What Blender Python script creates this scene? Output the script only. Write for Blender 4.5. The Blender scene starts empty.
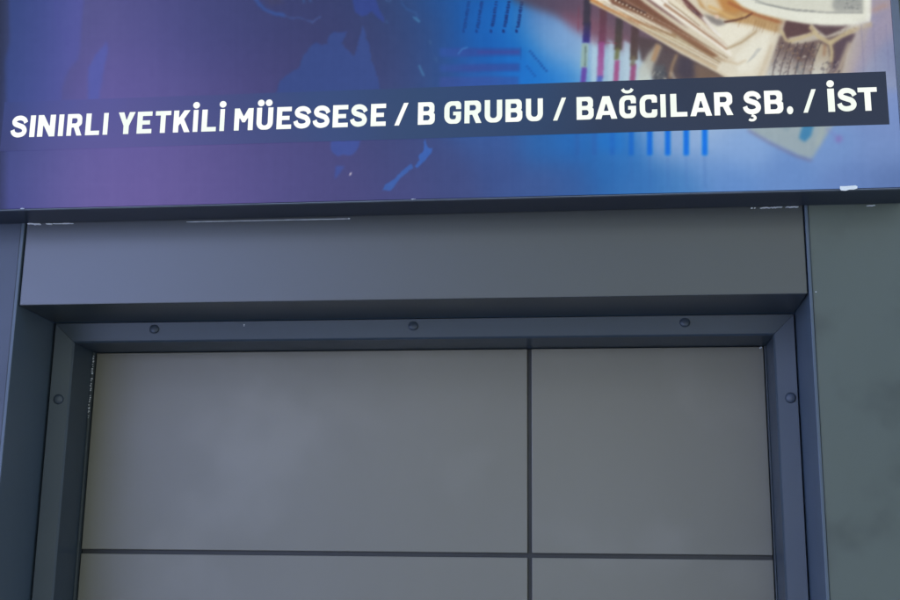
import bpy, bmesh, math, random
import numpy as np
from mathutils import Vector, Matrix
random.seed(4); rng = np.random.default_rng(4)
scn = bpy.context.scene
COL = scn.collection
GLOW = 2**-1.45
EYE = 1.65                                   # eye height above the pavement; all heights below are given from eye level

# ------------------------------------------------------------------ camera
R_ = Vector((0.99311602, 0.11647506, 0.01241485))
U_ = Vector((0.01465997, -0.22874735, 0.97337543))
F_ = Vector((-0.11621383, 0.96649274, 0.22888018))
CAMLOC = Vector((0, -1.7, EYE))
cam = bpy.data.objects.new('camera', bpy.data.cameras.new('camera'))
COL.objects.link(cam)
cam.matrix_world = Matrix.Translation(CAMLOC) @ Matrix((R_, U_, -F_)).transposed().to_4x4()
cam.data.sensor_width = 36; cam.data.lens = 36*1235/900
cam.data.clip_start = 0.02; cam.data.clip_end = 500
scn.camera = cam

OPPY, SPLIT = -9.0, -3.0
LAV, SAGE = (.44, .54, .98), (.22, .25, .225)  # colours of the added blocks, picked for the light they bounce

# ------------------------------------------------------------------ sky, sun, exposure
SUN_EL, SUN_AZ = 45, 8                     # azimuth: 0 = +Y, clockwise seen from above
w = bpy.data.worlds.new('World'); scn.world = w; w.use_nodes = True
nt = w.node_tree; bg = nt.nodes['Background']; sky = nt.nodes.new('ShaderNodeTexSky')
sky.sky_type = 'NISHITA'; sky.sun_disc = False
sky.sun_elevation = math.radians(SUN_EL); sky.sun_rotation = math.radians(SUN_AZ)
sky.air_density = 1.0; sky.dust_density = 1.0; sky.ozone_density = 2.0
nt.links.new(sky.outputs[0], bg.inputs[0]); bg.inputs[1].default_value = 0.10
sl = bpy.data.lights.new('sun', 'SUN'); sl.energy = 4.6; sl.angle = math.radians(.5); sl.color = (1, .96, .9)
sun = bpy.data.objects.new('sun', sl); COL.objects.link(sun)
_el, _az = math.radians(SUN_EL), math.radians(SUN_AZ)
sd = Vector((math.sin(_az)*math.cos(_el), math.cos(_az)*math.cos(_el), math.sin(_el)))
sun.rotation_euler = sd.to_track_quat('Z', 'Y').to_euler(); sun.location = (0, -4, 6)
scn.view_settings.view_transform = 'Standard'; scn.view_settings.look = 'None'
EXPO = 1.45
scn.view_settings.exposure = EXPO; scn.view_settings.gamma = 1; scn.view_settings.use_curve_mapping = False
scn.cycles.use_denoising = True

# ------------------------------------------------------------------ helpers
def lin(c):
    a = np.asarray(c, float)/255
    return np.where(a <= .04045, a/12.92, ((a+.055)/1.055)**2.4)

def tag(o, label=None, cat=None, group=None, kind=None):
    if label: o['label'] = label
    if cat: o['category'] = cat
    if group: o['group'] = group
    if kind: o['kind'] = kind
    return o

def empty(name, loc):
    o = bpy.data.objects.new(name, None); COL.objects.link(o); o.location = loc
    o.empty_display_size = .1
    return o

def link(name, me, m, parent=None):
    me.materials.clear(); me.materials.append(m); me.name = name
    o = bpy.data.objects.new(name, me); COL.objects.link(o)
    if parent:
        o.parent = parent
        base = Vector()
        p = parent
        while p:
            base += p.location; p = p.parent
        o.location = -base
    return o

def build(name, bm, m, parent=None, smooth=False):
    bmesh.ops.recalc_face_normals(bm, faces=bm.faces)
    me = bpy.data.meshes.new(name); bm.to_mesh(me); bm.free()
    if smooth:
        me.shade_smooth()
    return link(name, me, m, parent)

def box(bm, x0, x1, y0, y1, z0, z1, bev=0, seg=2):
    """box with z measured from eye level"""
    vs = [bm.verts.new((x, y, z+EYE)) for x in (x0, x1) for y in (y0, y1) for z in (z0, z1)]
    q = [(0,1,3,2),(4,6,7,5),(0,4,5,1),(2,3,7,6),(0,2,6,4),(1,5,7,3)]
    fs = [bm.faces.new([vs[i] for i in f]) for f in q]
    if bev:
        es = list({e for f in fs for e in f.edges})
        bmesh.ops.bevel(bm, geom=es, offset=bev, segments=seg, affect='EDGES', profile=.5)

def prism(bm, pts, y0, y1):
    """outline in x,z (z from eye level) given depth from y0 to y1"""
    a = [bm.verts.new((x, y0, z+EYE)) for x, z in pts]; b = [bm.verts.new((x, y1, z+EYE)) for x, z in pts]
    bm.faces.new(a); bm.faces.new(b[::-1])
    n = len(pts)
    for i in range(n):
        bm.faces.new((a[i], b[i], b[(i+1) % n], a[(i+1) % n]))

# ------------------------------------------------------------------ materials
def coat(name, c, rough=.42, var=.10, bump=.02, spec=.5, scale=3.0, metallic=0.0, smear=.08, dust=None, coatw=0.0):
    """powder coated or painted metal: uneven gloss, faint handling marks, fine orange peel"""
    m = bpy.data.materials.new(name); m.use_nodes = True; n = m.node_tree; N, L = n.nodes, n.links
    b = N['Principled BSDF']; tc = N.new('ShaderNodeTexCoord')
    n1 = N.new('ShaderNodeTexNoise'); n1.inputs['Scale'].default_value = scale; n1.inputs['Detail'].default_value = 6; n1.inputs['Roughness'].default_value = .58
    mp = N.new('ShaderNodeMapping'); mp.inputs['Scale'].default_value = (1, 1, .55); mp.inputs['Rotation'].default_value = (0, .5, 0)
    L.new(tc.outputs['Object'], mp.inputs[0]); L.new(mp.outputs[0], n1.inputs['Vector'])
    r = N.new('ShaderNodeMapRange'); r.inputs['From Min'].default_value = .2; r.inputs['From Max'].default_value = .8; r.clamp = False
    r.inputs['To Min'].default_value = 1-var; r.inputs['To Max'].default_value = 1+var
    L.new(n1.outputs['Fac'], r.inputs['Value'])
    mul = N.new('ShaderNodeVectorMath'); mul.operation = 'SCALE'; mul.inputs[0].default_value = c
    L.new(r.outputs[0], mul.inputs['Scale'])
    out = mul.outputs[0]
    if dust:
        # settled grime: irregular darker / lighter patches with a shape of their own
        n3 = N.new('ShaderNodeTexNoise'); n3.inputs['Scale'].default_value = dust[1]; n3.inputs['Detail'].default_value = 3
        n3.inputs['Distortion'].default_value = 0
        L.new(tc.outputs['Object'], n3.inputs['Vector'])
        cr = N.new('ShaderNodeValToRGB'); cr.color_ramp.interpolation = 'EASE'; cr.color_ramp.elements[0].position = .5; cr.color_ramp.elements[1].position = .78
        L.new(n3.outputs['Fac'], cr.inputs[0])
        mx = N.new('ShaderNodeMix'); mx.data_type = 'RGBA'; mx.inputs[7].default_value = (*dust[0], 1)
        L.new(cr.outputs[0], mx.inputs[0]); L.new(out, mx.inputs[6]); out = mx.outputs[2]
    L.new(out, b.inputs['Base Color'])
    n2 = N.new('ShaderNodeTexNoise'); n2.inputs['Scale'].default_value = scale*1.7; n2.inputs['Detail'].default_value = 2.5
    n2.inputs['Roughness'].default_value = .4; n2.inputs['Distortion'].default_value = 0
    mp2 = N.new('ShaderNodeMapping'); mp2.inputs['Rotation'].default_value = (0, -.7, 0); mp2.inputs['Scale'].default_value = (.5, 1, 1.6)
    L.new(tc.outputs['Object'], mp2.inputs[0]); L.new(mp2.outputs[0], n2.inputs['Vector'])
    r2 = N.new('ShaderNodeMapRange'); r2.inputs['From Min'].default_value = .2; r2.inputs['From Max'].default_value = .8; r2.clamp = False
    r2.inputs['To Min'].default_value = max(.285, rough-smear); r2.inputs['To Max'].default_value = rough+smear
    L.new(n2.outputs['Fac'], r2.inputs['Value']); L.new(r2.outputs[0], b.inputs['Roughness'])
    n4 = N.new('ShaderNodeTexNoise'); n4.inputs['Scale'].default_value = 900; n4.inputs['Detail'].default_value = 2
    L.new(tc.outputs['Object'], n4.inputs['Vector'])
    bp = N.new('ShaderNodeBump'); bp.inputs['Strength'].default_value = bump*3; bp.inputs['Distance'].default_value = .0004
    L.new(n4.outputs['Fac'], bp.inputs['Height'])
    L.new(bp.outputs[0], b.inputs['Normal'])
    b.inputs['Specular IOR Level'].default_value = spec; b.inputs['Metallic'].default_value = metallic
    b.inputs['Coat Weight'].default_value = coatw; b.inputs['Coat Roughness'].default_value = rough
    return m

M_PANEL = coat('anthracite_cladding', (.096, .116, .098), rough=.42, var=.12, dust=((.058, .070, .062), 9))
M_PANEL_BLUE_CAST = coat('anthracite_cladding_blue_cast', (.050, .064, .094), rough=.38, var=.06)  # cladding copy for the left panel, its dimmer bluer light put into the colour
M_LINTEL = coat('anthracite_lintel_sheet', (.023, .029, .033), rough=.38, var=.08, spec=1.0, smear=.04, coatw=.6)
M_FRAME = coat('dark_frame_coat', (.042, .060, .080), rough=.38, var=.05)
M_TRIM = coat('trim_coat', (.076, .105, .138), rough=.36, var=.05)
M_SOFFIT = coat('soffit_coat', (.13, .18, .25), rough=.42, var=.05)
M_DOOR = coat('grey_door_laminate', (.194, .182, .147), rough=.37, var=.11, smear=.07, scale=2.2, dust=((.230, .216, .180), 4.5))
M_GROOVE = coat('groove_strip', (.024, .025, .027), rough=.5, var=.1)
M_GASKET = coat('rubber_gasket', (.05, .062, .066), rough=.55, var=.1)
M_HOUSING = coat('sign_housing_coat', (.020, .030, .052), rough=.40, var=.08)
M_LIP = coat('rolled_lip', (.13, .15, .18), rough=.40, var=.2, scale=20)
M_SCREW = coat('screw_coat', (.048, .064, .085), rough=.36, var=.1)
M_SEAL = coat('white_sealant', (.72, .74, .76), rough=.6, var=.15, scale=60)
M_TAPE = coat('white_tape', (.90, .90, .80), rough=.55, var=.08, scale=40)
M_PAVE = coat('pavement_slabs', (.27, .29, .32), rough=.85, var=.15, scale=4)
M_ROAD = coat('asphalt', (.05, .05, .052), rough=.9, var=.2, scale=6)

# ------------------------------------------------------------------ ground
bm = bmesh.new(); box(bm, -60, 60, OPPY, 12, -EYE-.3, -EYE); tag(build('pavement', bm, M_PAVE), kind='structure')
bm = bmesh.new(); box(bm, -200, 200, -200, OPPY, -EYE-.5, -EYE-.13); tag(build('road', bm, M_ROAD), kind='structure')

# ------------------------------------------------------------------ unseen blocks added behind the camera to bounce coloured light
def plaster(name, c):
    m = coat(name, c, rough=.85, var=.08, spec=.2, scale=1.2); return m
def block(name, x0, x1, y0, y1, h, m, label):
    t = tag(empty(name, ((x0+x1)/2, y1, 0)), label, 'building', 'unseen blocks added to bounce light')
    bm = bmesh.new(); box(bm, x0, x1, y0, y1, -EYE-.13, h-EYE); build('wall', bm, m, t)
    bm = bmesh.new(); box(bm, x0-.15, x1+.15, y0, y1+.35, h-EYE+.002, h-EYE+.25); build('roof', bm, m, t)
    k = int((x1-x0)/2.6)
    for f in range(1, int(h/3)):
        for i in range(k):
            xc = x0+(i+.5)*(x1-x0)/k
            bm = bmesh.new(); box(bm, xc-.55, xc+.55, y1+.003, y1+.05, f*3+.9-EYE, f*3+2.3-EYE); wd = build('window', bm, M_TRIM, t)
            bm = bmesh.new(); box(bm, xc-.48, xc+.48, y1+.052, y1+.06, f*3+.97-EYE, f*3+2.23-EYE); build('pane', bm, M_GROOVE, wd)
block('bounce_block', -20, SPLIT, -22, OPPY, 8, plaster('lavender_bounce_plaster', LAV), 'unseen lavender block added across the street to bounce violet light')
block('bounce_block', SPLIT+.05, 18, -22, OPPY, 7.5, plaster('sage_bounce_plaster', SAGE), 'unseen sage grey block added across the street to bounce grey-green light')

# ------------------------------------------------------------------ building front
XL, XR = -.851, .2935          # faces of the two reveals
ZS = .404                      # underside of the lintel
YF, YD = .1228, .2048          # front of the door frame, front of the door leaf
TOP = 2.4
shop = tag(empty('building', (-.28, .3, 0)),
           'dark anthracite metal clad building front around a grey entrance door', 'building')
bm = bmesh.new(); box(bm, -2.30, -.8568, .0004, .30, -EYE, TOP, .0015); build('cladding_panel', bm, M_PANEL_BLUE_CAST, shop)
bm = bmesh.new(); box(bm, .2985, 1.70, .0004, .30, -EYE, TOP, .0015); build('cladding_panel', bm, M_PANEL, shop)
bm = bmesh.new(); box(bm, -3.9, -2.306, .0004, .30, -EYE, TOP, .0015); build('cladding_panel', bm, M_PANEL, shop)
bm = bmesh.new(); box(bm, 1.706, 3.3, .0004, .30, -EYE, TOP, .0015); build('cladding_panel', bm, M_PANEL, shop)
bm = bmesh.new(); box(bm, -3.9, 3.3, .31, 3.5, -EYE, TOP-.01); build('wall', bm, M_PANEL, shop)
# lintel: folded sheet, 3 mm open joints at both ends
bm = bmesh.new(); box(bm, -.8494, .2922, .0006, .118, ZS, TOP-.02, .0018, 3); build('lintel', bm, M_LINTEL, shop)
bm = bmesh.new(); box(bm, -.8505, .2930, .010, .30, ZS+.004, TOP-.03); build('lintel_core', bm, M_GROOVE, shop)
bm = bmesh.new(); box(bm, XL, XR, .118, .30, ZS+.001, ZS+.0035); build('soffit', bm, M_SOFFIT, shop)
# corner angles: a narrow front leg and the leg that lines the reveal
for s, xi in ((-1, XL), (1, XR)):
    bm = bmesh.new()
    x0, x1 = (xi-.0052, xi) if s < 0 else (xi, xi+.0045)
    box(bm, x0, x1, -.0022, .29, -EYE, TOP-.005, .0009, 2)
    build('corner_trim', bm, M_TRIM, shop)

# door frame: mitred sections with a slightly splayed face, 0.5 mm open mitres
fr_bm = bmesh.new()
FL, FR, FT = -.8472, .2922, ZS-.0002
prof = [(.0012, .205), (0, YF+.003), (.0015, YF), (.0285, YF+.0062), (.0310, YF+.0090), (.0325, YD-.016), (.0325, YD+.012)]
def frame_piece(kind):
    g = .0003
    rows = []
    for s, y in prof:
        if kind == 'top':
            rows.append((fr_bm.verts.new((FL+s+g, y, FT-s+EYE)), fr_bm.verts.new((FR-s-g, y, FT-s+EYE))))
        elif kind == 'l':
            rows.append((fr_bm.verts.new((FL+s, y, 0)), fr_bm.verts.new((FL+s, y, FT-s-g+EYE))))
        else:
            rows.append((fr_bm.verts.new((FR-s, y, FT-s-g+EYE)), fr_bm.verts.new((FR-s, y, 0))))
    for a, b in zip(rows, rows[1:]):
        fr_bm.faces.new((a[0], a[1], b[1], b[0]))
    a, b = rows[0], rows[-1]
    fr_bm.faces.new((b[0], b[1], a[1], a[0]))
    fr_bm.faces.new([r[0] for r in rows]); fr_bm.faces.new([r[1] for r in rows][::-1])
for k in ('top', 'l', 'r'): frame_piece(k)
frame = build('door_frame', fr_bm, M_FRAME, shop)
# rubber stop between frame and leaf
bm = bmesh.new()
gi = .0325
box(bm, FL+gi+.0002, FL+gi+.0034, YD-.006, YD+.012, -EYE, FT-gi-.0004, .0006)
build('gasket', bm, M_GASKET, frame); bm = bmesh.new()
box(bm, FR-gi-.0024, FR-gi-.0002, YD-.006, YD+.012, -EYE, FT-gi-.0004, .0006)
build('gasket', bm, M_GASKET, frame)

def screw(x, z, ydepth, splay, r=.0076):
    bm = bmesh.new()
    rings = [(r*1.04, .0004), (r*1.04, -.0006), (r*.98, -.0018), (r*.80, -.0030), (r*.62, -.0036), (r*.42, -.0040), (r*.22, -.0043), (r*.05, -.0044)]
    n = 28; prev = None
    for rr, d in rings:
        hexa = False
        ring = []
        for k in range(n):
            a = 2*math.pi*k/n
            q = rr
            if hexa:
                t = (a % (math.pi/3))-math.pi/6
                q = rr*math.cos(math.pi/6)/math.cos(t)*1.08
            ring.append(bm.verts.new((q*math.cos(a), d, q*math.sin(a))))
        if prev:
            for k in range(n):
                bm.faces.new((prev[k], prev[(k+1) % n], ring[(k+1) % n], ring[k]))
        prev = ring
    bm.faces.new(prev)
    rot = Matrix.Rotation(random.uniform(0, 1), 4, 'Y')
    ax, an = splay
    bmesh.ops.transform(bm, matrix=Matrix.Translation((x, ydepth, z+EYE)) @ Matrix.Rotation(an, 4, ax) @ rot, verts=bm.verts)
    build('screw', bm, M_SCREW, frame, smooth=True)
ang = .226
ym = YF+.0031
for x in (-.6849, -.2755, .1330): screw(x, ZS-.0112, ym-.0008, ('X', -ang))
for z in (.2825, -.10, -.50, -.90, -1.30):
    screw(FL+.0148, z, ym, ('Z', ang)); screw(FR-.0112, z-.004, ym-.0008, ('Z', -ang))

# door leaf: four laid-on panels per pair of rows, dark channels between
DL, DR, DT = FL+gi+.0052, FR-gi-.0036, FT-gi-.0012
door = None
bm = bmesh.new(); box(bm, DL, DR, YD+.0052, YD+.045, -EYE+.008, DT)
door = build('door', bm, M_GROOVE, shop)
tag(door, 'grey flush entrance door split by thin dark grooves')
GX = -.1028; GW = .0034
rowsz = [(DT, .0528+GW)]
z = .0528-GW
while z-.33 > -EYE+.1:
    rowsz.append((z, z-.33)); z -= .33+2*GW
rowsz.append((z, -EYE+.008))
for zt, zb in rowsz:
    for x0, x1 in ((DL, GX-GW), (GX+GW, DR)):
        bm = bmesh.new(); box(bm, x0, x1, YD, YD+.0050, zb, zt, .0009, 2)
        build('door_panel', bm, M_DOOR, door)

# sealant and film left in the joints
def crumbs(name, pts, r0, r1, m, parent, squash=.6):
    bm = bmesh.new()
    for (x, y, z) in pts:
        r = random.uniform(r0, r1)
        ret = bmesh.ops.create_icosphere(bm, subdivisions=1, radius=r)
        for v in ret['verts']:
            v.co = Vector((v.co.x*random.uniform(.8, 1.9), v.co.y*squash, v.co.z*random.uniform(.6, 1.1))) + Vector((x, y, z+EYE))
    return build(name, bm, m, parent)
def bead(pts, w):
    bm = bmesh.new(); prev = None
    for i, (x, z) in enumerate(pts):
        ww = w*(.55+.45*random.random())*(1 if 0 < i < len(pts)-1 else .3)
        ring = [bm.verts.new((x, -.0012+dy, z+dz+EYE)) for dy, dz in ((.002, ww), (-ww*.6, ww*.5), (-ww*.6, -ww*.5), (.002, -ww))]
        if prev:
            for k in range(4): bm.faces.new((prev[k], ring[k], ring[(k+1) % 4], prev[(k+1) % 4]))
        else: bm.faces.new(ring)
        prev = ring
    bm.faces.new(prev[::-1])
    return bm
def path(x0, x1, z0, z1, n, j=.0004):
    return [(x0+(x1-x0)*i/n, z0+(z1-z0)*i/n+random.uniform(-j, j)) for i in range(n+1)]
b1 = build('sealant_bead', bead(path(-.8475, -.826, .5305, .5290, 12), .0015), M_SEAL, shop)
build('sealant_bead', bead(path(-.8185, -.808, .5294, .5294, 6), .0016), M_SEAL, shop)
build('sealant_bead', bead(path(-.8075, -.775, .5296, .5292, 14, .0002), .0009), M_SEAL, shop)
build('sealant_bead', bead(path(-.60, -.3550, .5275, .5268, 30, .0001), .00055), M_SEAL, shop)
crumbs('sealant_crumb', [(-.3545, -.001, .5268)], .0012, .0013, M_SEAL, shop)
build('sealant_bead', bead(path(.233, .264, .5290, .5292, 16, .0005), .0010), M_SEAL, shop)
build('sealant_bead', bead(path(.268, .286, .5292, .5294, 9, .0005), .0011), M_SEAL, shop)
crumbs('sealant_crumb', [(.2225+random.uniform(-.003, .004), -.001, .5288) for _ in range(5)], .0005, .0012, M_SEAL, shop)
build('sealant_bead', bead(path(.378, .390, .5288, .5288, 6), .0008), M_SEAL, shop)
crumbs('film_residue', [(FL+gi+.0024+random.uniform(-.0006, .0009)-.0008*k/30, YD-.0064, DT-.006-.0027*k+random.uniform(-.001, .001)) for k in range(38) if random.random() < .85], .0006, .0014, M_SEAL, door)
crumbs('film_residue', [(DR-.003, YD-.001, DT-.001), (DR-.0045, YD-.001, DT-.002)], .0010, .0015, M_SEAL, door)
crumbs('film_residue', [(-.5405, YF+.001, ZS-.0065), (-.5405, YF+.001, ZS-.0085)], .0008, .0011, M_SEAL, frame)
crumbs('film_residue', [(.2955, -.0015, .152-.06), (.2955, -.0015, .150-.06)], .0006, .0009, M_SEAL, shop)
crumbs('film_residue', [(.3030, 0, .4065)], .0009, .001, M_SEAL, shop)

# ------------------------------------------------------------------ light box sign
SY = -.0660                     # plane of the printed face
SX0, SX1, SZ0, SZ1 = -.955, .4141, .5331, 1.13
sign = tag(empty('light_box_sign', (-.27, 0, EYE+.53)),
           'wide backlit shop sign with world map, banknotes and white Turkish lettering', 'sign')
bm = bmesh.new(); box(bm, SX0-.010, SX1+.010, SY+.004, -.0008, SZ0-.0022, SZ1+.012, .0008, 2)
build('housing', bm, M_HOUSING, sign)
bm = bmesh.new()
LP = .0022
box(bm, SX0-.0104, SX1+.0104, SY-.0016, SY+.0036, SZ0-.0028, SZ0-.0012, .0005)
box(bm, SX0-.0104, SX1+.0104, SY-.0030, SY+.0036, SZ1+.0002, SZ1+.0124, .0006)
box(bm, SX1+.0002, SX1+.0104, SY-.0030, SY+.0036, SZ0, SZ1, .0006)
box(bm, SX0-.0104, SX0-.0002, SY-.0030, SY+.0036, SZ0, SZ1, .0006)
build('edge_profile', bm, M_LIP, sign)
crumbs('edge_chip', [(-.8255+.0012*k, SY-.004, SZ0-.0012) for k in range(5)], .0005, .0009, M_SEAL, sign)
crumbs('edge_chip', [(-.252+.0016*k, SY-.0035, SZ0-.0012) for k in range(4)], .0004, .0007, M_SEAL, sign)

# --- the print, painted on a canvas in artwork units, then carried by the vertices of the face
CW, CH, SS, OX, OY = 1000, 330, 2, -60, -120
H_, W_ = CH*SS, CW*SS
gy, gx = np.mgrid[0:H_, 0:W_]
AX = gx/SS+OX; AY = gy/SS+OY
samples = [
 (-50,0,50,60,105),(0,-100,60,75,130),(150,-100,90,90,145),(320,-100,62,72,120),(470,-100,10,90,170),(600,-100,120,110,140),
 (0,0,60,72,112),(0,60,62,74,118),(0,120,66,80,138),(0,160,72,86,145),(0,205,76,84,150),(10,185,85,92,155),
 (40,160,112,110,172),(60,195,118,112,174),(100,190,126,114,178),(150,185,124,113,176),(200,180,116,107,168),(250,180,106,100,160),
 (300,170,97,96,154),(340,185,92,90,145),(400,160,82,90,142),(400,190,88,92,148),(450,180,80,92,145),(500,170,74,98,155),(540,180,75,105,162),
 (500,150,72,105,165),(540,148,55,118,182),(570,145,42,122,192),(570,175,66,108,168),(600,165,48,120,185),(620,150,62,135,200),
 (640,180,66,130,192),(680,180,84,142,198),(670,140,150,178,215),(700,140,165,190,222),(700,165,128,165,212),(730,180,115,155,208),(740,150,150,180,220),
 (790,180,122,156,206),(830,150,135,165,210),(850,180,120,148,198),(880,150,135,160,205),(890,180,112,138,186),(893,120,138,160,205),
 (90,10,106,106,162),(100,40,110,107,165),(100,80,118,110,176),(140,20,100,100,158),(140,60,112,106,170),(170,90,112,107,168),(120,140,120,112,178),
 (180,20,92,94,152),(200,50,88,90,150),(220,15,78,84,136),(230,80,96,92,150),(250,40,80,84,140),(260,80,88,86,142),
 (290,30,73,80,130),(320,60,78,78,128),(320,8,70,78,128),(340,25,70,80,130),(390,40,70,82,130),(400,80,78,88,138),(390,15,68,85,130),(420,30,66,88,138),
 (430,60,66,92,145),(440,10,50,98,160),(440,85,62,96,150),(455,45,40,100,170),(465,5,22,108,182),(480,20,12,116,194),(490,40,6,114,194),(505,15,8,120,200),
 (500,42,2,110,190),(470,70,45,110,185),(480,95,55,115,185),(515,30,35,138,210),(520,55,10,125,205),(530,75,20,130,210),(545,85,30,135,212),
 (530,20,120,150,195),(545,35,135,172,212),(560,50,130,172,215),(565,75,70,150,215),(575,40,150,180,215),(590,60,172,202,222),(630,70,180,205,222),(610,85,165,200,222),
 (660,90,185,205,215),(720,90,200,205,205),(800,85,205,205,205),(855,60,178,176,196),(870,85,150,165,205),(880,30,165,160,192),(890,50,140,152,195),(893,10,170,160,185),
]
P = np.array(samples, float)
lo = np.mgrid[0:H_:8, 0:W_:8]
lx = lo[1]/SS+OX; ly = lo[0]/SS+OY
num = np.zeros(lx.shape+(3,)); den = np.zeros(lx.shape)
for sx_, sy_, r, g, b in P:
    d2 = ((lx-sx_)/34)**2+((ly-sy_)/28)**2
    k = 1/(1+d2)**5
    num += k[..., None]*np.array((r, g, b)); den += k
base = num/den[..., None]
def upsample(a):
    fy = np.clip(np.arange(H_)/8, 0, a.shape[0]-1.001); fx = np.clip(np.arange(W_)/8, 0, a.shape[1]-1.001)
    y0 = fy.astype(int); x0 = fx.astype(int); ty = (fy-y0)[:, None, None]; tx = (fx-x0)[None, :, None]
    return (a[y0][:, x0]*(1-ty)*(1-tx)+a[y0+1][:, x0]*ty*(1-tx)+a[y0][:, x0+1]*(1-ty)*tx+a[y0+1][:, x0+1]*ty*tx)
def blur1(a, s):
    if s <= 0: return a
    r = int(3*s)+1; k = np.exp(-.5*(np.arange(-r, r+1)/s)**2); k /= k.sum()
    pad = [(r, r), (r, r)]+[(0, 0)]*(a.ndim-2)
    p = np.pad(a, pad, mode='edge'); H, W = a.shape[:2]
    t = sum(k[i]*p[i:i+H] for i in range(2*r+1))
    return sum(k[i]*t[:, i:i+W] for i in range(2*r+1))
_kl = (1/(1+np.exp((lx-440)/18)))[..., None]
CV = upsample(blur1(base, 2)*(1-_kl)+blur1(base, 7)*_kl)
def region(pts, m):
    xs = [p[0] for p in pts]; ys = [p[1] for p in pts]
    x0 = max(0, int((min(xs)-m-OX)*SS)); x1 = min(W_, int((max(xs)+m-OX)*SS)+1)
    y0 = max(0, int((min(ys)-m-OY)*SS)); y1 = min(H_, int((max(ys)+m-OY)*SS)+1)
    return slice(y0, y1), slice(x0, x1)
def poly(pts, c, a=1., soft=.8, c2=None, grad=None, rag=0):
    """soft edged patch; c2/grad: colour runs from c to c2 between two points"""
    if rag:
        q = []
        for i, p in enumerate(pts):
            n = pts[(i+1) % len(pts)]; L = math.hypot(n[0]-p[0], n[1]-p[1]); k = max(1, int(L/2.2))
            for j in range(k):
                q.append((p[0]+(n[0]-p[0])*j/k+random.uniform(-rag, rag), p[1]+(n[1]-p[1])*j/k+random.uniform(-rag, rag)))
        pts = q
    ry, rx = region(pts, 3*soft+2); x = AX[ry, rx]; y = AY[ry, rx]
    if x.size == 0: return
    ins = np.zeros(x.shape, bool); n = len(pts)
    for i in range(n):
        xa, ya = pts[i]; xb, yb = pts[(i+1) % n]
        if ya == yb: continue
        ins ^= ((ya > y) != (yb > y)) & (x < (xb-xa)*(y-ya)/(yb-ya)+xa)
    mk = blur1(ins.astype(float), soft*SS)[..., None]*a
    col = np.array(c, float)
    if c2 is not None:
        (xa, ya), (xb, yb) = grad
        t = np.clip(((x-xa)*(xb-xa)+(y-ya)*(yb-ya))/((xb-xa)**2+(yb-ya)**2), 0, 1)[..., None]
        col = col*(1-t)+np.array(c2, float)*t
    CV[ry, rx] = CV[ry, rx]*(1-mk)+col*mk
def stroke(pts, wd, c, a=1., soft=.6, w2=None, **k):
    L, R2 = [], []
    n = len(pts)
    for i in range(n):
        p0 = pts[max(0, i-1)]; p1 = pts[min(n-1, i+1)]
        dx, dy = p1[0]-p0[0], p1[1]-p0[1]; d = math.hypot(dx, dy) or 1
        ww = wd+((w2 if w2 is not None else wd)-wd)*i/(n-1)
        nx, ny = -dy/d*ww/2, dx/d*ww/2
        L.append((pts[i][0]+nx, pts[i][1]+ny)); R2.append((pts[i][0]-nx, pts[i][1]-ny))
    poly(L+R2[::-1], c, a, soft, **k)

# map
poly([(9,-60),(90,-60),(84,0),(82,18),(80,48),(78,60),(70,68),(66,76),(62,88),(61,104),(66,140),(40,150),(6,104),(4,62),(10,42),(9,10)], (66,88,152), .82, 1.3, (100,106,178), ((15,0),(78,10)))
stroke([(56,0),(57,14),(60,28),(66,34),(68,50)], 2.2, (92,92,168), .35, 1.2)
poly([(107,41),(108,51),(104,68),(101,86),(98,104),(88,104),(88,68),(96,54)], (102,113,190), .8, 1.1, rag=.5)
stroke([(252,-14),(255,-3),(259,4),(267,11),(276,14),(285,15)], 4, (70,102,168), .9, .9, w2=3.4, rag=.7)
stroke([(285,15.5),(292,18),(300,17.5),(307,20),(313,22)], 1.6, (82,104,160), .75, .8, rag=.5)
stroke([(312,23),(316,19),(321,16.5)], 1.8, (90,110,165), .8, .8)
poly([(262,-4),(280,-12),(284,4),(270,6)], (84,84,120), .6, 2)
stroke([(303,-5),(304,3)], 2, (72,112,165), .7, .8); stroke([(309,-4),(311,2)], 2.4, (72,112,165), .6, .9)
poly([(272,104),(277,90),(280,80),(290,73),(299,67),(303,56),(310,47),(316,42),(322,45),(327,43),(329,36),(334,31),(340,32),(347,32),(342,43),(348,50),(354,56),(358,45),(361,32),(363.5,25),(366,38),(369,44),(371,60),(375,68),(379,84),(382,104)], (68,93,156), .9, .8, (72,97,160), ((290,70),(380,60)), rag=.8)
poly([(352,-30),(374,-30),(376,0),(379,9),(384,18),(384,22),(378,18),(372,11),(367,15),(362,16),(356,13),(353,4)], (66,88,160), .95, .8, rag=.5)
stroke([(384,-4),(387,1),(390,1.5),(391,-4)], 1.8, (78,112,160), .7, .7)
stroke([(400,-6),(402,4),(407,9),(411,10),(416,14),(418,18)], 1.8, (66,108,165), .7, .8, rag=.7)
poly([(412,16),(417,17),(421,21),(419,23),(414,19)], (80,135,180), .8, .6)
stroke([(388,20),(385,22),(389,23)], 1.4, (75,115,165), .6, .8)
stroke([(419,65),(422,72),(424,76)], 2.4, (85,135,180), .8, .7)
stroke([(429,40),(431,44)], 2.6, (80,120,165), .5, .8); stroke([(435,57),(437,62)], 2, (80,120,165), .4, .8)
poly([(331,141),(361,140),(358,148),(355,153),(349,156),(343,154),(338,156),(331,151)], (80,104,178), .85, .8, rag=.5)
poly([(336,166),(345,166),(341,172),(337,177),(334,180)], (80,104,178), .8, .9, rag=.4)
poly([(424.5,137),(426,144),(428,148),(433,148),(431,153),(427,158),(423,163),(417,168),(415,166),(420,160),(418,156),(424,150)], (74,120,196), .92, .6, rag=.5)
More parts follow.
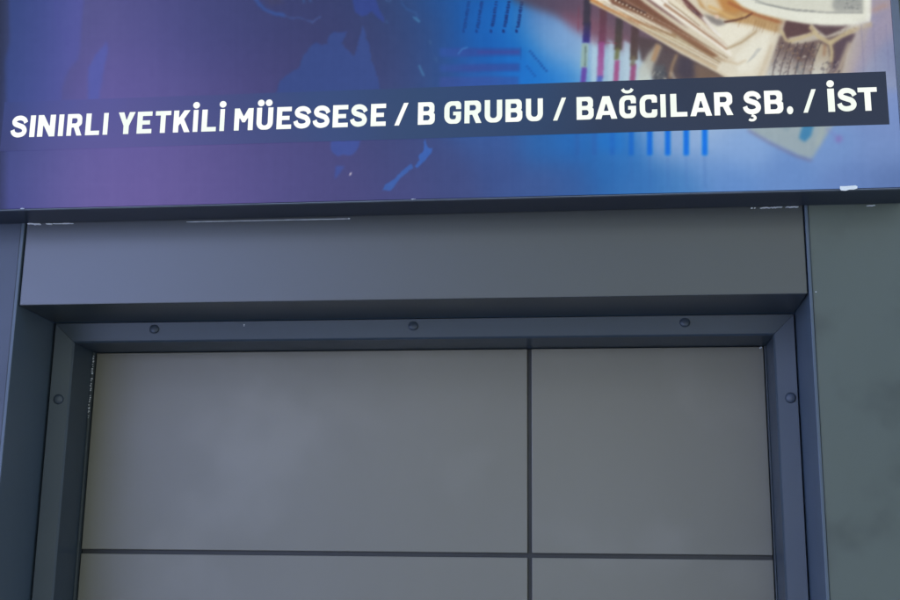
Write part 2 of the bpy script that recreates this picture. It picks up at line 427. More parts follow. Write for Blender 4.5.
poly([(411,163),(414,168),(409,171),(401,178),(396,184),(390,191),(382,190),(385,185),(393,180),(403,170)], (76,118,190), .92, .6, rag=.5)
# pale note of print, chart legends and bars on the blue sheet
poly([(440,48),(521,47.5),(521,55.5),(440,57)], (74,88,165), .6, 1.2, (60,110,190), ((470,0),(430,0)))
poly([(478,51),(520,50.5),(520,53),(478,53.5)], (105,80,160), .45, 1.0)
poly([(440,65),(520,63),(520,71),(440,72)], (78,86,162), .6, 1.2, (62,108,185), ((470,0),(430,0)))
poly([(440,77),(519,76),(519,90),(440,90)], (76,96,170), .55, 1.2)
stroke([(458,54),(462,49),(468,47)], 1.4, (90,160,215), .6, .7)
stroke([(521,47),(521,60)], 1, (20,90,170), .5, .6)
for (x0, dark) in ((466,.35),(479,.5),(493.5,.6),(506,.85),(519,.85)):
    yy = 1.5
    while yy < 27:
        h = random.uniform(1.4, 2.6); xx = x0-(yy*.16)+3
        for q in range(2):
            stroke([(xx-1.4+random.uniform(-.4,.4), yy+random.uniform(-.3,.8)), (xx+1.5+random.uniform(-.4,.4), yy+random.uniform(0,1.2))], .95, (14,40,110), dark*.9, .55)
        if random.random() < .6: stroke([(xx+random.choice((-1.2,1.2)), yy), (xx+random.choice((-1.0,1.0)), yy+h)], .8, (14,40,110), dark*.8, .55)
        yy += h+.35
    stroke([(x0-2.4, 29.5), (x0-2.6, 32.5)], 2.6, (14,45,120), dark, .5)
for x0, y0, n_, al in ((530,51,9,.55),(527,66,5,.35)):
    for k in range(n_):
        px, py = x0+k*2.0+random.uniform(-.3,.3), y0+k*2.45
        stroke([(px-1.2, py+1), (px+1.0, py-.8)], 1.1, (12,70,150), al, .7); stroke([(px-.2, py-.6), (px+1.3, py+1.2)], .9, (12,70,150), al, .7)
# red-brown shadow of the notes
poly([(505,-60),(512,0),(530,7),(552,14),(575,26),(592,36),(612,42),(632,48),(652,46),(700,60),(700,-60)], (120,82,98), .85, 4.0, (98,80,96), ((585,28),(540,-6)))
poly([(560,12),(600,20),(640,45),(630,52),(600,44),(572,30)], (160,105,125), .5, 4)
# coloured chart bars under the notes
def bar(x0, x1, y0, y1, c, a=.9, soft=.9, c2=None):
    poly([(x0,y0),(x1,y0),(x1-1.4,y1),(x0-1.6,y1)], c, a, soft, c2 if c2 is not None else c, ((x0,y0),(x0,y1)))
for x in (579,): stroke([(x,5),(x-1,32)], .8, (150,70,90), .5, .6)
for x0, x1 in ((592,598),(609,614),(624,631)): poly([(x0,40),(x1,44),(x1-1,90),(x0-1,90)], (185,212,228), .8, 1.2)
poly([(590,36),(598,38),(598,46),(590,42)], (165,130,150), .6, 2)
bar(584.5, 591.5, -10, 25, (76,68,84), .95); bar(584, 591, 22, 43, (76,68,92), .95, .9, (70,58,150))
bar(582, 588.5, 43.5, 68, (165,190,180), .9); stroke([(585.6,46),(585,66)], 1.2, (100,120,120), .7, .6)
bar(581.8, 587, 67.5, 84, (118,85,178), .95)
bar(600, 607, 8, 44, (112,76,84), .95, .9, (140,78,110)); bar(598.6, 604.6, 42, 78, (168,84,150), .95, .9, (180,110,180)); bar(597.6, 603, 76, 84, (90,110,200), .9)
bar(616, 623, 18, 50, (88,74,80), .95, .9, (105,90,75)); bar(615.6, 620, 48, 60, (132,132,78), .85, 1.); bar(614.8, 619.6, 60.5, 84, (184,88,150), .95)
bar(631.5, 639, 26, 60, (104,74,78), .95, .9, (110,88,78)); bar(631, 636.4, 64, 84, (176,84,140), .95); bar(631.5,636,56,66,(140,128,100),.8,1.)
stroke([(606,42.5),(618,43.5)], .7, (170,60,80), .6, .5)
# dark under the stack, pale leaf corners
poly([(636,36),(668,42),(735,80),(735,90),(655,84),(646,64),(641,60)], (104,82,84), .9, 1.6)
poly([(648,54),(657,44),(662,46),(655,62),(650,84),(637,86),(638,70)], (196,190,170), .88, 1.8, (205,215,205), ((655,50),(640,80)))
poly([(656,43),(661,46),(655,62),(651,60)], (198,150,100), .8, 1.2)
poly([(654,66),(664,64),(668,86),(652,86)], (110,130,140), .5, 1.6)
for k in range(10):
    x = random.uniform(653,668); y = random.uniform(66,80)
    stroke([(x,y),(x+random.uniform(-3,3),y+random.uniform(1,5))], 1.3, random.choice([(70,80,95),(205,205,185)]), .6, .6)
stroke([(677,54),(672,66),(670,78)], 2.6, (196,160,112), .8, 1.2); stroke([(671,72),(676,82)], 3, (215,205,180), .6, 1.2)
poly([(680,56),(693,60),(696,76),(684,80),(677,72)], (86,76,96), .8, 2)
poly([(694,62),(720,72),(730,80),(696,82)], (150,120,96), .8, 2.4)
# stack of notes seen on edge
CR = (238,230,206); TAN = (206,172,120); BR = (140,84,62); OR = (222,150,80)
poly([(588,-40),(592,1),(640,29),(680,53),(720,74),(742,88),(800,88),(830,-40)], (226,214,186), 1, .9)
stroke([(590,1),(614,13),(640,27),(682,50),(712,66),(735,80)], 3.0, (214,190,150), .9, .7)
stroke([(588,-3),(608,8),(630,18),(650,29)], 3.4, OR, .85, .8, w2=2)
stroke([(640,24),(668,36),(690,46)], 5, (226,216,178), .9, 1); stroke([(628,18),(652,27),(676,36)], 3.0, (190,130,80), .75, 1.0)
stroke([(655,28),(680,38),(708,54),(725,66)], 1.2, (170,150,110), .7, .5); stroke([(650,30),(676,44),(700,57)], 1.0, (184,168,130), .7, .5)
stroke([(596,-4),(620,7),(646,19),(672,31)], 6.2, (244,238,220), .95, .9, w2=5); stroke([(603,4),(618,10)], 1.6, (180,200,220), .5, .8)
poly([(604,-12),(632,-8),(645,3),(670,21),(700,42),(719,56),(712,57),(698,49),(670,30),(640,15),(612,4)], BR, .95, 1.0, (168,112,74), ((610,0),(720,55)))
poly([(640,-20),(650,-4),(672,14),(690,30),(676,20),(655,6),(634,-10)], (116,56,58), .7, 1.2)
stroke([(612,-3),(630,6),(646,13)], 2.0, (80,48,46), .8, .6)
for k in range(12):
    t = k/11; x = 612+t*40; y = -2+t*20+random.uniform(-.5,.5)
    poly([(x-1,y-.9),(x+1.1,y-.6),(x+.9,y+1.1),(x-.9,y+.9)], (252,246,232), .95*(1-.45*t), .35)
poly([(638,-22),(648,-2),(668,12),(690,27),(712,42),(730,56),(742,58),(736,50),(716,38),(694,22),(672,5),(650,-22)], (246,240,224), 1, .9)
stroke([(664,4),(690,22),(712,38),(727,49)], 2.6, (186,134,92), .85, .8, w2=1.8)
poly([(652,-22),(672,4),(694,18),(716,34),(728,46),(734,46),(720,32),(700,14),(684,-2),(676,-22)], (238,226,196), .95, .9)
stroke([(668,2),(680,10),(700,26)], 1.2, (176,150,110), .6, .5)
poly([(678,-16),(686,-2),(700,12),(712,25),(722,34),(712,28),(700,18),(688,8),(676,-8)], (132,70,66), .95, .8)
stroke([(692,10),(706,20),(718,32)], 2, (112,76,82), .8, .7)
for k in range(16):
    t = k/15; stroke([(594+t*34, 1-t*3), (640+t*18, 27-t*10), (684+t*8, 50-t*14), (724+t*4, 70-t*12)], random.uniform(.5, .9), random.choice([(150,110,70),(250,244,224),(196,160,110),(168,132,92)]), random.uniform(.3, .6), .45)
for k in range(9):
    t = k/8; stroke([(652+t*24, -8), (676+t*18, 12-t*4), (706+t*10, 34-t*4), (728, 46)], .6, random.choice([(160,120,84),(250,246,232),(190,150,110)]), .45, .45)
# big folded leaf
poly([(728,46),(742,40),(758,31),(772,24),(792,18),(786,40),(776,60),(764,86),(744,88),(716,70),(722,60),(734,62)], (232,224,200), .95, 1.2)
poly([(700,14),(716,22),(735,24),(755,27),(745,36),(728,47),(718,36)], (240,234,212), .95, 1.1)
stroke([(726,49),(742,42),(757,31)], 2.0, (190,160,112), .8, .9)
poly([(735,56),(752,40),(770,32),(768,50),(752,72),(738,74)], (238,234,214), .9, 2)
for k in range(4): stroke([(747+k*2.0,63-k*1.6),(758+k*1.2,48)], .7, (140,150,160), .35, .5)
stroke([(772,44),(764,66),(758,80)], 3, (205,180,140), .5, 1.6); stroke([(722,60),(738,64),(746,60)], 1.6, (205,170,120), .5, 1)
# golden fold
poly([(690,-20),(700,6),(712,14),(728,20),(736,22),(750,24),(768,30),(784,34),(792,20),(770,12),(745,4),(728,-20)], (214,164,92), .95, 1.2, (206,166,108), ((715,0),(780,30)))
poly([(686,-20),(700,0),(706,9),(716,13),(724,10),(720,0),(712,-20)], (232,214,176), .95, 1.2)
poly([(712,-10),(730,-6),(744,8),(736,14),(722,10)], (222,150,62), .75, 2)
stroke([(708,6),(718,10),(728,16),(738,19),(746,15),(754,12)], 3.0, (235,190,110), .85, 1.0); stroke([(724,22),(736,20),(746,17),(753,12.5)], 2.0, (122,70,52), .9, .7)
poly([(703,14),(712,16),(722,20),(726,24),(718,26),(710,22)], (150,140,136), .85, 1.2); poly([(715,15),(719,15),(719,19),(715,18)], (240,205,180), .8, .7)
stroke([(703,17),(712,28),(720,36)], 3, (240,234,222), .9, .9)
for k in range(16): stroke([(742+k*2.9,15+k*.9),(738+k*3.0,27+k*.7)], .7, random.choice([(170,120,66),(236,204,148)]), .45, .5)
stroke([(728,2),(744,10),(764,17),(786,24)], 2.6, (190,98,46), .8, 1.2)
# engraved notes on the right
poly([(782,18),(860,20),(872,22),(864,46),(848,86),(760,90),(768,68),(776,46)], (204,192,172), .92, 2.4)
poly([(780,36),(786,34),(792,44),(800,44),(842,34),(856,34),(846,52),(838,90),(762,92),(768,70)], (128,100,96), .85, 1.2, (212,214,206), ((800,52),(792,80)))
poly([(786,20),(810,24),(814,32),(798,36),(786,38),(783,30)], (112,74,76), .9, 1); poly([(812,24),(850,24),(838,31),(826,36),(818,30)], (106,76,84), .9, 1)
for pts, wdt in (([(781,30),(786,40),(792,42)],3.0),([(790,41),(803,37),(816,32)],3.4),([(810,26),(818,36),(828,42),(834,42)],4.4),([(832,42),(846,34),(858,28),(872,24)],5.2),([(830,42),(832,52),(831,62)],3.2)):
    stroke(pts, wdt, (212,192,146), .92, .9)
poly([(834,44),(842,38),(855,33),(849,44),(843,60),(838,74),(832,70),(835,56)], (112,88,104), .9, 1.2)
poly([(818,42),(828,46),(830,60),(824,80),(810,82),(814,60)], (206,190,156), .85, 1.2, (222,224,214), ((820,50),(815,78)))
stroke([(825,44),(824,56)], 2.6, (176,122,86), .6, 1); stroke([(850,42),(842,62),(836,76)], 4.4, (206,190,164), .85, 1.6)
poly([(796,46),(814,44),(810,58),(800,62),(794,58)], (122,96,96), .8, 1.6)
for k in range(6):
    x = 773+k*7.6; stroke([(x+10,42),(x+2,62),(x-3,86)], .9, (84,66,74), .75, .5)
for k in range(150):
    x = random.uniform(768, 812); y = random.uniform(44, 76); x -= (y-44)*.28-8
    stroke([(x,y),(x+random.uniform(-2.2,2.2),y+random.uniform(-1,3))], .9, random.choice([(88,70,80),(96,92,108),(228,222,206),(200,160,110)]), .5, .4)
for k in range(34):
    x = random.uniform(819, 840); y = random.uniform(60, 74)
    stroke([(x,y),(x-1.5,y+random.uniform(1,4))], 1.0, random.choice([(70,64,84),(120,104,110),(220,214,200)]), .6, .5)
for rr in (3.6, 5.4): stroke([(800+rr*math.cos(t/4)*.7, 68+rr*math.sin(t/4)) for t in range(0,24)], .8, (110,120,130), .55, .5)
for k in range(120):
    x = random.uniform(784, 856); y = random.uniform(22, 34)
    if y > 22+(x-784)*.02: stroke([(x,y),(x+random.uniform(-2,2),y+random.uniform(-1.5,1.5))], .8, random.choice([(90,60,70),(150,110,100),(130,90,90)]), .35, .5)
# top note: white border, grey line, portrait corner
poly([(722,-60),(728,-6),(742,6),(758,13),(782,19),(806,23),(832,25),(858,24),(870,22),(872,10),(872,-60)], (234,234,216), 1, 1.1)
poly([(735,-60),(742,-8),(770,5),(800,11),(830,12.5),(863,12),(864,-60)], (222,222,204), .9, .8)
stroke([(742,-6),(766,4),(796,10.4),(830,12.6),(863,12.4)], 1.4, (150,152,148), .75, .7); stroke([(755,2),(785,8.6),(815,11)], .8, (120,124,124), .5, .5)
poly([(838,-20),(863,-20),(863,11),(836,11.5),(832,6)], (160,162,158), .7, 1.6)
for k in range(46):
    x = random.uniform(838,862); y = random.uniform(-8,10.5); stroke([(x,y),(x+random.uniform(-2.4,2.4),y+random.uniform(-1.6,1.6))], .8, random.choice([(110,112,116),(205,206,196),(135,136,136)]), .55, .4)
stroke([(868,-10),(868,21)], 3.2, (240,240,226), .8, .9)
poly([(787,13),(846,15),(868,25),(862,27),(820,25.5)], (240,240,224), .55, 1.8)
# lilac strip at the right margin
poly([(872,-40),(897,-40),(897,4),(878,13),(872,14)], (186,168,176), .7, 2.4); stroke([(872,11),(880,7),(888,5)], 3.4, (206,152,120), .5, 1.9)
poly([(858,26),(876,22),(884,14),(893,8),(893,34),(876,50),(850,86),(846,76)], (176,162,184), .6, 4)
for x0 in (861, 873, 886): stroke([(x0,24),(x0+3,72)], .9, (132,126,172), .4, .7)
# blue bars and note corner below the caption
for i, x in enumerate((577, 594, 612, 631, 649.5, 667.5, 686, 704.5)):
    a = (.22, .35, .45, .7, .92, .95, .97, .97)[i]
    c = [(70,95,165), (60,100,175), (40,105,190), (10,115,208), (0,118,222), (0,122,226), (0,124,228), (0,128,232)][i]
    poly([(x-2.6,118),(x+2.8,118),(x+2.5,155),(x-2.0,155.5)], c, a, 1.2)
    stroke([(x,157),(x+1,188)], 2.2, (70,110,178), .18, 1.2)
poly([(596,130),(625,130),(624,152),(598,150)], (10,130,215), .35, 4)
poly([(742,124),(838,118),(830,130),(820,146),(812,159),(800,156),(775,144),(756,134)], (172,184,184), .85, 1.8)
stroke([(748,130),(770,143),(796,156),(812,161)], 2.0, (128,116,150), .65, 1.6)
poly([(803,124),(814,124),(811,136),(805,142),(799,138)], (70,142,186), .85, 1.4); poly([(778,126),(792,126),(787,132)], (150,170,180), .6, 1.4)
stroke([(824,124),(817,146)], 4, (182,192,186), .6, 2.0)
poly([(836,136),(841,135),(843,140),(839,143),(835,141)], (150,128,190), .7, 1.8); stroke([(826,128),(836,136)], 2.4, (140,140,200), .4, 1.8)
poly([(350,173),(352,172),(351,175),(349,176)], (225,222,230), .9, .5)
# left margin falls darker inside the box edge of the print; bottom rim a shade brighter
mk = np.clip((9-AX)/10, 0, 1)[..., None]*.28; CV = CV*(1-mk)
cols = blur1(rng.normal(0, 1, (1, W_, 1)), .9*SS)*1.6
rows_ = blur1(rng.normal(0, 1, (H_, 1, 1)), .9*SS)*1.1
blot = upsample(rng.normal(0, 1, (H_//8+2, W_//8+2, 1)))*2.0
CV += cols*.8+rows_*.5+blot*.45
# the notes are a little out of focus in the print, with a fine engraved tooth
_ry, _rx = region([(570, -100), (900, 94)], 0)
_soft = blur1(CV[_ry, _rx], .4*SS); _tooth = blur1(rng.normal(0, 1, _soft.shape[:2]+(1,)), .5*SS)*3.5
_m = np.clip((AX[_ry, _rx]-572)/20, 0, 1)[..., None]*np.clip((94-AY[_ry, _rx])/4, 0, 1)[..., None]
CV[_ry, _rx] = CV[_ry, _rx]*(1-_m)+(_soft+_tooth)*_m
CV = 255*(np.clip(CV, 0, 255)/255)**1.25
# inks: the left half carries a denser purple, the notes a paler gold
kl = (1-1/(1+np.exp(-(AX-430)/40)))[..., None]; CV = CV*(1-kl)+CV*np.array((.97, .94, .93))*kl
kn = (1/(1+np.exp(-(AX-600)/10)))[..., None]*np.clip((95-AY)/10, 0, 1)[..., None]
CV = CV*(1-kn)+(CV.mean(-1, keepdims=True)*.28+CV*.72)*kn
CV = np.clip(CV, 2, 250)
CVL = lin(CV)

def art_xy(X, Z):
    """artwork coordinates of a point of the sign face (the print was laid out in perspective, as an oblique copy)"""
    q0, q1, q2 = X, SY+1.7, Z
    d = q0*F_.x+q1*F_.y+q2*F_.z
    return 450+1235*(q0*R_.x+q1*R_.y+q2*R_.z)/d, 300-1235*(q0*U_.x+q1*U_.y+q2*U_.z)/d
def sample(X, Z):
    x, y = art_xy(X, Z)
    fx = np.clip((x-OX)*SS, 0, W_-1.01); fy = np.clip((y-OY)*SS, 0, H_-1.01)
    x0 = fx.astype(int); y0 = fy.astype(int); tx = (fx-x0)[..., None]; ty = (fy-y0)[..., None]
    return CVL[y0, x0]*(1-tx)*(1-ty)+CVL[y0, x0+1]*tx*(1-ty)+CVL[y0+1, x0]*(1-tx)*ty+CVL[y0+1, x0+1]*tx*ty

def sheet(name, xs, zs, y, colfn, m, parent):
    X, Z = np.meshgrid(xs, zs); nv = X.size
    co = np.stack([X, np.full_like(X, y), Z+EYE], -1).reshape(-1, 3)
    nx, nz = len(xs), len(zs)
    i = (np.arange(nz-1)[:, None]*nx+np.arange(nx-1)[None]).ravel()
    f = np.stack([i, i+1, i+nx+1, i+nx], 1).astype(np.int32)
    me = bpy.data.meshes.new(name); me.vertices.add(nv); me.vertices.foreach_set('co', co.ravel().astype(np.float32))
    me.loops.add(f.size); me.loops.foreach_set('vertex_index', f.ravel())
    me.polygons.add(len(f)); me.polygons.foreach_set('loop_start', (np.arange(len(f))*4).astype(np.int32))
    me.update(calc_edges=True)
    at = me.color_attributes.new('print', 'FLOAT_COLOR', 'POINT')
    c = colfn(X, Z).reshape(-1, 3); c4 = np.concatenate([c, np.ones((len(c), 1))], 1)
    at.data.foreach_set('color', c4.ravel().astype(np.float32))
    return link(name, me, m, parent)

def lit_print(name, strength=1.0, base=.06):
    m = bpy.data.materials.new(name); m.use_nodes = True; N, L = m.node_tree.nodes, m.node_tree.links
    b = N['Principled BSDF']; a = N.new('ShaderNodeAttribute'); a.attribute_name = 'print'
    sc = N.new('ShaderNodeVectorMath'); sc.operation = 'SCALE'; sc.inputs['Scale'].default_value = base
    L.new(a.outputs['Color'], sc.inputs[0]); L.new(sc.outputs[0], b.inputs['Base Color'])
    L.new(a.outputs['Color'], b.inputs['Emission Color']); b.inputs['Emission Strength'].default_value = strength*GLOW
    b.inputs['Roughness'].default_value = .45; b.inputs['Specular IOR Level'].default_value = .25
    return m
xs = np.linspace(SX0, SX1, 1120)
zs = np.concatenate([np.linspace(SZ0, .90, 300), np.linspace(.905, SZ1, 45)])
panel = sheet('display_panel', xs, zs, SY, sample, lit_print('backlit_print', .92), sign)
# caption strip: slate film, thinner (more see-through) towards the left
cx = np.linspace(-.868, .4007, 420); cz = np.linspace(.6224, .6996, 40)
def cap(X, Z):
    u = sample(X, Z); x, y = art_xy(X, Z)
    # the map colours under the strip without the fine shapes: average of the print just above and below
    lo_ = sample(X, np.full_like(X, .6150)); hi_ = sample(X, np.full_like(X, .708)); t = ((Z-.6224)/.0772)[..., None]
    under = lo_*(1-t)+hi_*t
    kx = np.ones(31)/31
    for c in range(3):
        p = np.pad(under[..., c], ((0, 0), (15, 15)), mode='edge')
        under[..., c] = np.apply_along_axis(lambda r: np.convolve(r, kx, 'valid'), 1, p)
    a = np.interp(x, [10, 60, 130, 220, 330, 420, 520, 600, 900], [.02, .14, .26, .46, .66, .78, .9, .985, 1.0])[..., None]
    a[..., 0] *= 1
    r = np.interp(x, [0, 200, 420, 600, 700, 900], [62, 54, 45, 43, 44, 45]); g = np.interp(x, [0, 200, 420, 600, 700, 900], [78, 76, 70, 56, 54, 53]); b = np.interp(x, [0, 200, 420, 600, 700, 900], [142, 126, 104, 82, 76, 73])
    c = lin(np.stack([r, g, b], -1))
    return under*(1-a)+c*a
sheet('caption_strip', cx, cz, SY-.0010, cap, lit_print('caption_film', .92), sign)

# --- lettering, each glyph an outline with rounded corners
def rnd(pts, seg=7):
    out = []; n = len(pts)
    for i, p in enumerate(pts):
        r = p[2] if len(p) > 2 else 0.012
        a = Vector(pts[i-1][:2]); b = Vector(p[:2]); c = Vector(pts[(i+1) % n][:2])
        u = (a-b); v = (c-b); lu, lv = u.length, v.length; u.normalize(); v.normalize()
        th = u.angle(v); t = min(r/max(math.tan(th/2), .05), lu*.49, lv*.49); rr = t*math.tan(th/2)
        p0 = b+u*t; p1 = b+v*t; bis = (u+v).normalized(); cc = b+bis*(rr/math.sin(th/2))
        a0 = math.atan2(p0.y-cc.y, p0.x-cc.x); a1 = math.atan2(p1.y-cc.y, p1.x-cc.x)
        d = (a1-a0+math.pi) % (2*math.pi)-math.pi
        k = seg if r > .03 else 2
        for j in range(k+1):
            q = a0+d*j/k; out.append((cc.x+rr*math.cos(q), cc.y+rr*math.sin(q)))
    return out
def disc(x, y, r, n=20): return [(x+r*math.cos(2*math.pi*k/n), y+r*math.sin(2*math.pi*k/n)) for k in range(n)]
def spine(pts, wd, n=12):
    P_ = [Vector(p) for p in pts]; P_ = [2*P_[0]-P_[1]]+P_+[2*P_[-1]-P_[-2]]; c = []
    for i in range(1, len(P_)-2):
        p0, p1, p2, p3 = P_[i-1:i+3]
        for j in range(n+(1 if i == len(P_)-3 else 0)):
            t = j/n
            c.append(.5*((2*p1)+(-p0+p2)*t+(2*p0-5*p1+4*p2-p3)*t*t+(-p0+3*p1-3*p2+p3)*t**3))
    L_, R3 = [], []
    for i, p in enumerate(c):
        d = (c[min(i+1, len(c)-1)]-c[max(i-1, 0)]).normalized(); nrm = Vector((-d.y, d.x))
        L_.append(tuple(p+nrm*wd(i/(len(c)-1))/2)); R3.append(tuple(p-nrm*wd(i/(len(c)-1))/2))
    return L_+R3[::-1]
r_ = .27
S_ = spine([(.735,.665),(.66,.80),(.53,.872),(.40,.888),(.25,.855),(.155,.745),(.20,.625),(.40,.54),(.60,.455),(.685,.30),(.61,.165),(.42,.112),(.25,.135),(.13,.225),(.085,.345)], lambda t: .200+.025*math.sin(math.pi*t))
G_out = [(.82,.64),(.82,1,.32),(0,1,.34),(0,0,.34),(.82,0,.32),(.82,.54),(.42,.54),(.42,.37),(.555,.37),(.555,.205,.12),(.27,.205,.13),(.27,.795,.13),(.555,.795,.12),(.555,.64)]
GL = {
 'I': (.27, [[(0,0),(.27,0),(.27,1),(0,1)]]),
 'E': (.72, [[(0,0),(.72,0),(.72,.21),(.27,.21),(.27,.40),(.63,.40),(.63,.60),(.27,.60),(.27,.79),(.72,.79),(.72,1),(0,1)]]),
 'L': (.70, [[(0,0),(.70,0),(.70,.21),(.27,.21),(.27,1),(0,1)]]),
 'T': (.80, [[(.265,0),(.535,0),(.535,.79),(.80,.79),(.80,1),(0,1),(0,.79),(.265,.79)]]),
 'N': (.83, [[(0,0),(.265,0),(.265,.53),(.56,0),(.83,0),(.83,1),(.565,1),(.565,.47),(.27,1),(0,1)]]),
 'M': (.92, [[(0,0),(.255,0),(.255,.57),(.39,.36),(.53,.36),(.665,.57),(.665,0),(.92,0),(.92,1),(.665,1),(.46,.64),(.255,1),(0,1)]]),
 'K': (.84, [[(0,0),(.27,0),(.27,.30),(.35,.41),(.54,0),(.84,0),(.53,.60),(.82,1),(.51,1),(.27,.66),(.27,1),(0,1)]]),
 'Y': (.84, [[(.285,0),(.555,0),(.555,.37),(.84,1),(.55,1),(.42,.64),(.29,1),(0,1),(.285,.37)]]),
 'A': (.98, [[(0,0),(.28,0),(.335,.17),(.645,.17),(.70,0),(.98,0),(.65,1),(.33,1)], [(.395,.36),(.585,.36),(.49,.68)]]),
 'R': (.83, [[(0,0),(.265,0),(.265,.37),(.37,.37),(.54,0),(.83,0),(.64,.40,.05),(.80,.52,.14),(.80,1,.28),(0,1)], [(.265,.57),(.54,.57,.1),(.54,.795,.1),(.265,.795)]]),
 'B': (.81, [[(0,0),(.81,0,.26),(.81,.47,.13),(.73,.52,.03),(.785,.57,.1),(.785,1,.25),(0,1)], [(.27,.2),(.55,.2,.1),(.55,.415,.1),(.27,.415)], [(.27,.605),(.53,.605,.09),(.53,.80,.09),(.27,.80)]]),
 'U': (.83, [[(0,1),(0,0,.33),(.83,0,.33),(.83,1),(.56,1),(.56,.205,.13),(.27,.205,.13),(.27,1)]]),
 'G': (.82, [G_out]),
 'C': (.82, [[(.82,.64),(.82,1,.32),(0,1,.34),(0,0,.34),(.82,0,.32),(.82,.36),(.555,.36),(.555,.205,.12),(.27,.205,.13),(.27,.795,.13),(.555,.795,.12),(.555,.64)]]),
 '/': (.68, [[(0,0),(.235,0),(.68,1),(.445,1)]]),
 '.': (.33, []), 'S': (.82, []),
}
text = [('S',0),('I',1),('N',2),('I',3),('R',4),('L',5),('I',6),('Y',7),('E',8),('T',9),('K',10),('İ',11),('L',12),('İ',13),('M',14),('Ü',15),('E',16),('S',17),('S',18),('E',19),('S',20),('E',21),('/',22),('B',23),('G',24),('R',25),('U',26),('B',27),('U',28),('/',29),('B',30),('A',31),('Ğ',32),('C',33),('I',34),('L',35),('A',36),('R',37),('Ş',38),('B',39),('.',40),('/',41),('İ',42),('S',43),('T',44)]
ext = [-0.8545,-0.8272,-0.8252,-0.8154,-0.8132,-0.7845,-0.7811,-0.7716,-0.768,-0.7427,-0.7394,-0.7162,-0.7125,-0.7035,-0.6904,-0.6625,-0.661,-0.6368,-0.6337,-0.6084,-0.6061,-0.5789,-0.5765,-0.5675,-0.5636,-0.5401,-0.5366,-0.5278,-0.5151,-0.4852,-0.482,-0.4558,-0.4522,-0.4286,-0.427,-0.3998,-0.3988,-0.372,-0.3699,-0.3457,-0.3442,-0.3176,-0.3146,-0.2908,-0.2804,-0.2583,-0.2466,-0.2202,-0.2088,-0.1828,-0.18,-0.1536,-0.1513,-0.1245,-0.1219,-0.096,-0.0931,-0.0671,-0.0552,-0.0344,-0.0221,0.0038,0.0038,0.0364,0.0371,0.0625,0.0654,0.0916,0.0940,0.1034,0.1076,0.1326,0.1343,0.1662,0.1674,0.1951,0.2064,0.2329,0.2352,0.2625,0.2653,0.2751,0.2868,0.3072,0.3202,0.3312,0.3326,0.3605,0.3605,0.3879]
CAPH, BASE = .0344, .6426
cu = bpy.data.curves.new('lettering', 'CURVE'); cu.dimensions = '2D'; cu.fill_mode = 'BOTH'; cu.extrude = .04
strips = []
def ribbon(pts, fn): strips.append([fn(p) for p in pts])
def loop(pts):
    s = cu.splines.new('POLY'); s.points.add(len(pts)-1); s.use_cyclic_u = True
    for p, q in zip(s.points, pts): p.co = (q[0]*100, q[1]*100, 0, 1)
# the right third of the extents is 1.7 px wide of the measured T; spread evenly
for ch, i in text:
    x0, x1 = ext[2*i], ext[2*i+1]
    x0 += .0007; x1 -= .0007
    basech = {'İ': 'I', 'Ü': 'U', 'Ğ': 'G', 'Ş': 'S'}.get(ch, ch)
    wd, loops = GL[basech]
    sx = (x1-x0)/wd
    def put(pts, kx=sx, ox=x0): loop([(ox+p[0]*kx, BASE+p[1]*CAPH) for p in pts])
    if basech == 'S':
        xs_ = [p[0] for p in S_]; a, b = min(xs_), max(xs_); ribbon(S_, lambda p: (x0+(p[0]-a)/(b-a)*wd*sx, BASE+p[1]*CAPH))
    elif ch == '.': put(disc(.165, .13, .165))
    else:
        for li, l in enumerate(loops):
            q = [Vector((x0+p[0]*sx, BASE+p[1]*CAPH)) for p in rnd(l)]
            q = [p for j, p in enumerate(q) if (p-q[j-1]).length > 2e-5]
            m_ = len(q); area = sum(q[j-1].x*q[j].y-q[j].x*q[j-1].y for j in range(m_))
            sg = (1 if area > 0 else -1)*(1 if li == 0 else -1)*.00040
            out = []
            for j in range(m_):
                d_ = (q[(j+1) % m_]-q[j-1]).normalized(); out.append((q[j].x-d_.y*sg, q[j].y+d_.x*sg))
            loop(out)
    xm = (x0+x1)/2
    if ch == 'İ': put([(p[0], p[1]) for p in disc(0, 1.205, .145)], CAPH, xm)
    if ch == 'Ü':
        for dx in (-.185, .155): put(disc(dx, 1.205, .145), CAPH, xm)
    if ch == 'Ğ': ribbon(spine([(-.20,1.27),(-.13,1.175),(0,1.14),(.13,1.175),(.20,1.27)], lambda t: .13), lambda p: (xm+p[0]*CAPH, BASE+p[1]*CAPH))
    if ch == 'Ş': ribbon(spine([(-.04,-.035),(.06,-.08),(.10,-.16),(.03,-.235),(-.08,-.24),(-.14,-.20)], lambda t: .105), lambda p: (xm+p[0]*CAPH, BASE+p[1]*CAPH))
tmp = bpy.data.objects.new('tmp', cu); COL.objects.link(tmp)
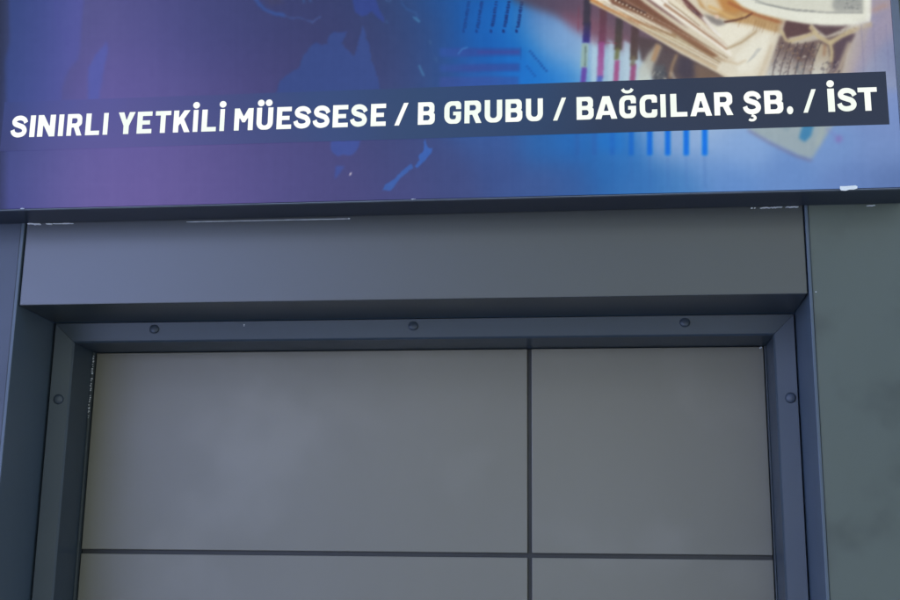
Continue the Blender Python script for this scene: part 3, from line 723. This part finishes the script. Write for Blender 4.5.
dg = bpy.context.evaluated_depsgraph_get(); me = bpy.data.meshes.new_from_object(tmp.evaluated_get(dg)); bpy.data.objects.remove(tmp)
for v in me.vertices: v.co = Vector((v.co.x/100, SY-.0018+v.co.z/100, v.co.y/100+EYE))
bm = bmesh.new(); bm.from_mesh(me)
for st in strips:
    n = len(st)//2
    A_ = [bm.verts.new((p[0], SY-.0022, p[1]+EYE)) for p in st[:n]]; B_ = [bm.verts.new((p[0], SY-.0022, p[1]+EYE)) for p in st[n:][::-1]]
    for j in range(n-1):
        fc = bm.faces.new((A_[j], A_[j+1], B_[j+1], B_[j])); fc.normal_update()
        if fc.normal.y > 0: fc.normal_flip()
bm.to_mesh(me); bm.free()
mL = bpy.data.materials.new('backlit_white_letters'); mL.use_nodes = True; N, L = mL.node_tree.nodes, mL.node_tree.links
b = N['Principled BSDF']; b.inputs['Base Color'].default_value = (.1, .1, .1, 1); b.inputs['Roughness'].default_value = .5
n = N.new('ShaderNodeTexNoise'); n.inputs['Scale'].default_value = 14; tc = N.new('ShaderNodeTexCoord'); L.new(tc.outputs['Object'], n.inputs['Vector'])
cr = N.new('ShaderNodeValToRGB'); cr.color_ramp.elements[0].position = .35; cr.color_ramp.elements[1].position = .6
cr.color_ramp.elements[0].color = (*lin((238, 245, 230)), 1); cr.color_ramp.elements[1].color = (*lin((252, 253, 242)), 1)
L.new(n.outputs['Fac'], cr.inputs[0]); L.new(cr.outputs[0], b.inputs['Emission Color']); b.inputs['Emission Strength'].default_value = .97*GLOW
link('lettering', me, mL, sign)

# ------------------------------------------------------------------ torn bit of tape on the sign's lower edge
bm = bmesh.new()
pts = [(.3300, .5352), (.3296, .5318), (.3310, .5292), (.3370, .5288), (.3420, .5302), (.3475, .5300), (.3522, .5316), (.3525, .5345), (.3500, .5358), (.3420, .5353), (.3360, .5350)]
prism(bm, pts, SY-.0042, SY-.0032)
tag(build('tape_scrap', bm, M_TAPE), 'small torn scrap of white tape stuck on the lower right edge of the sign', 'tape')
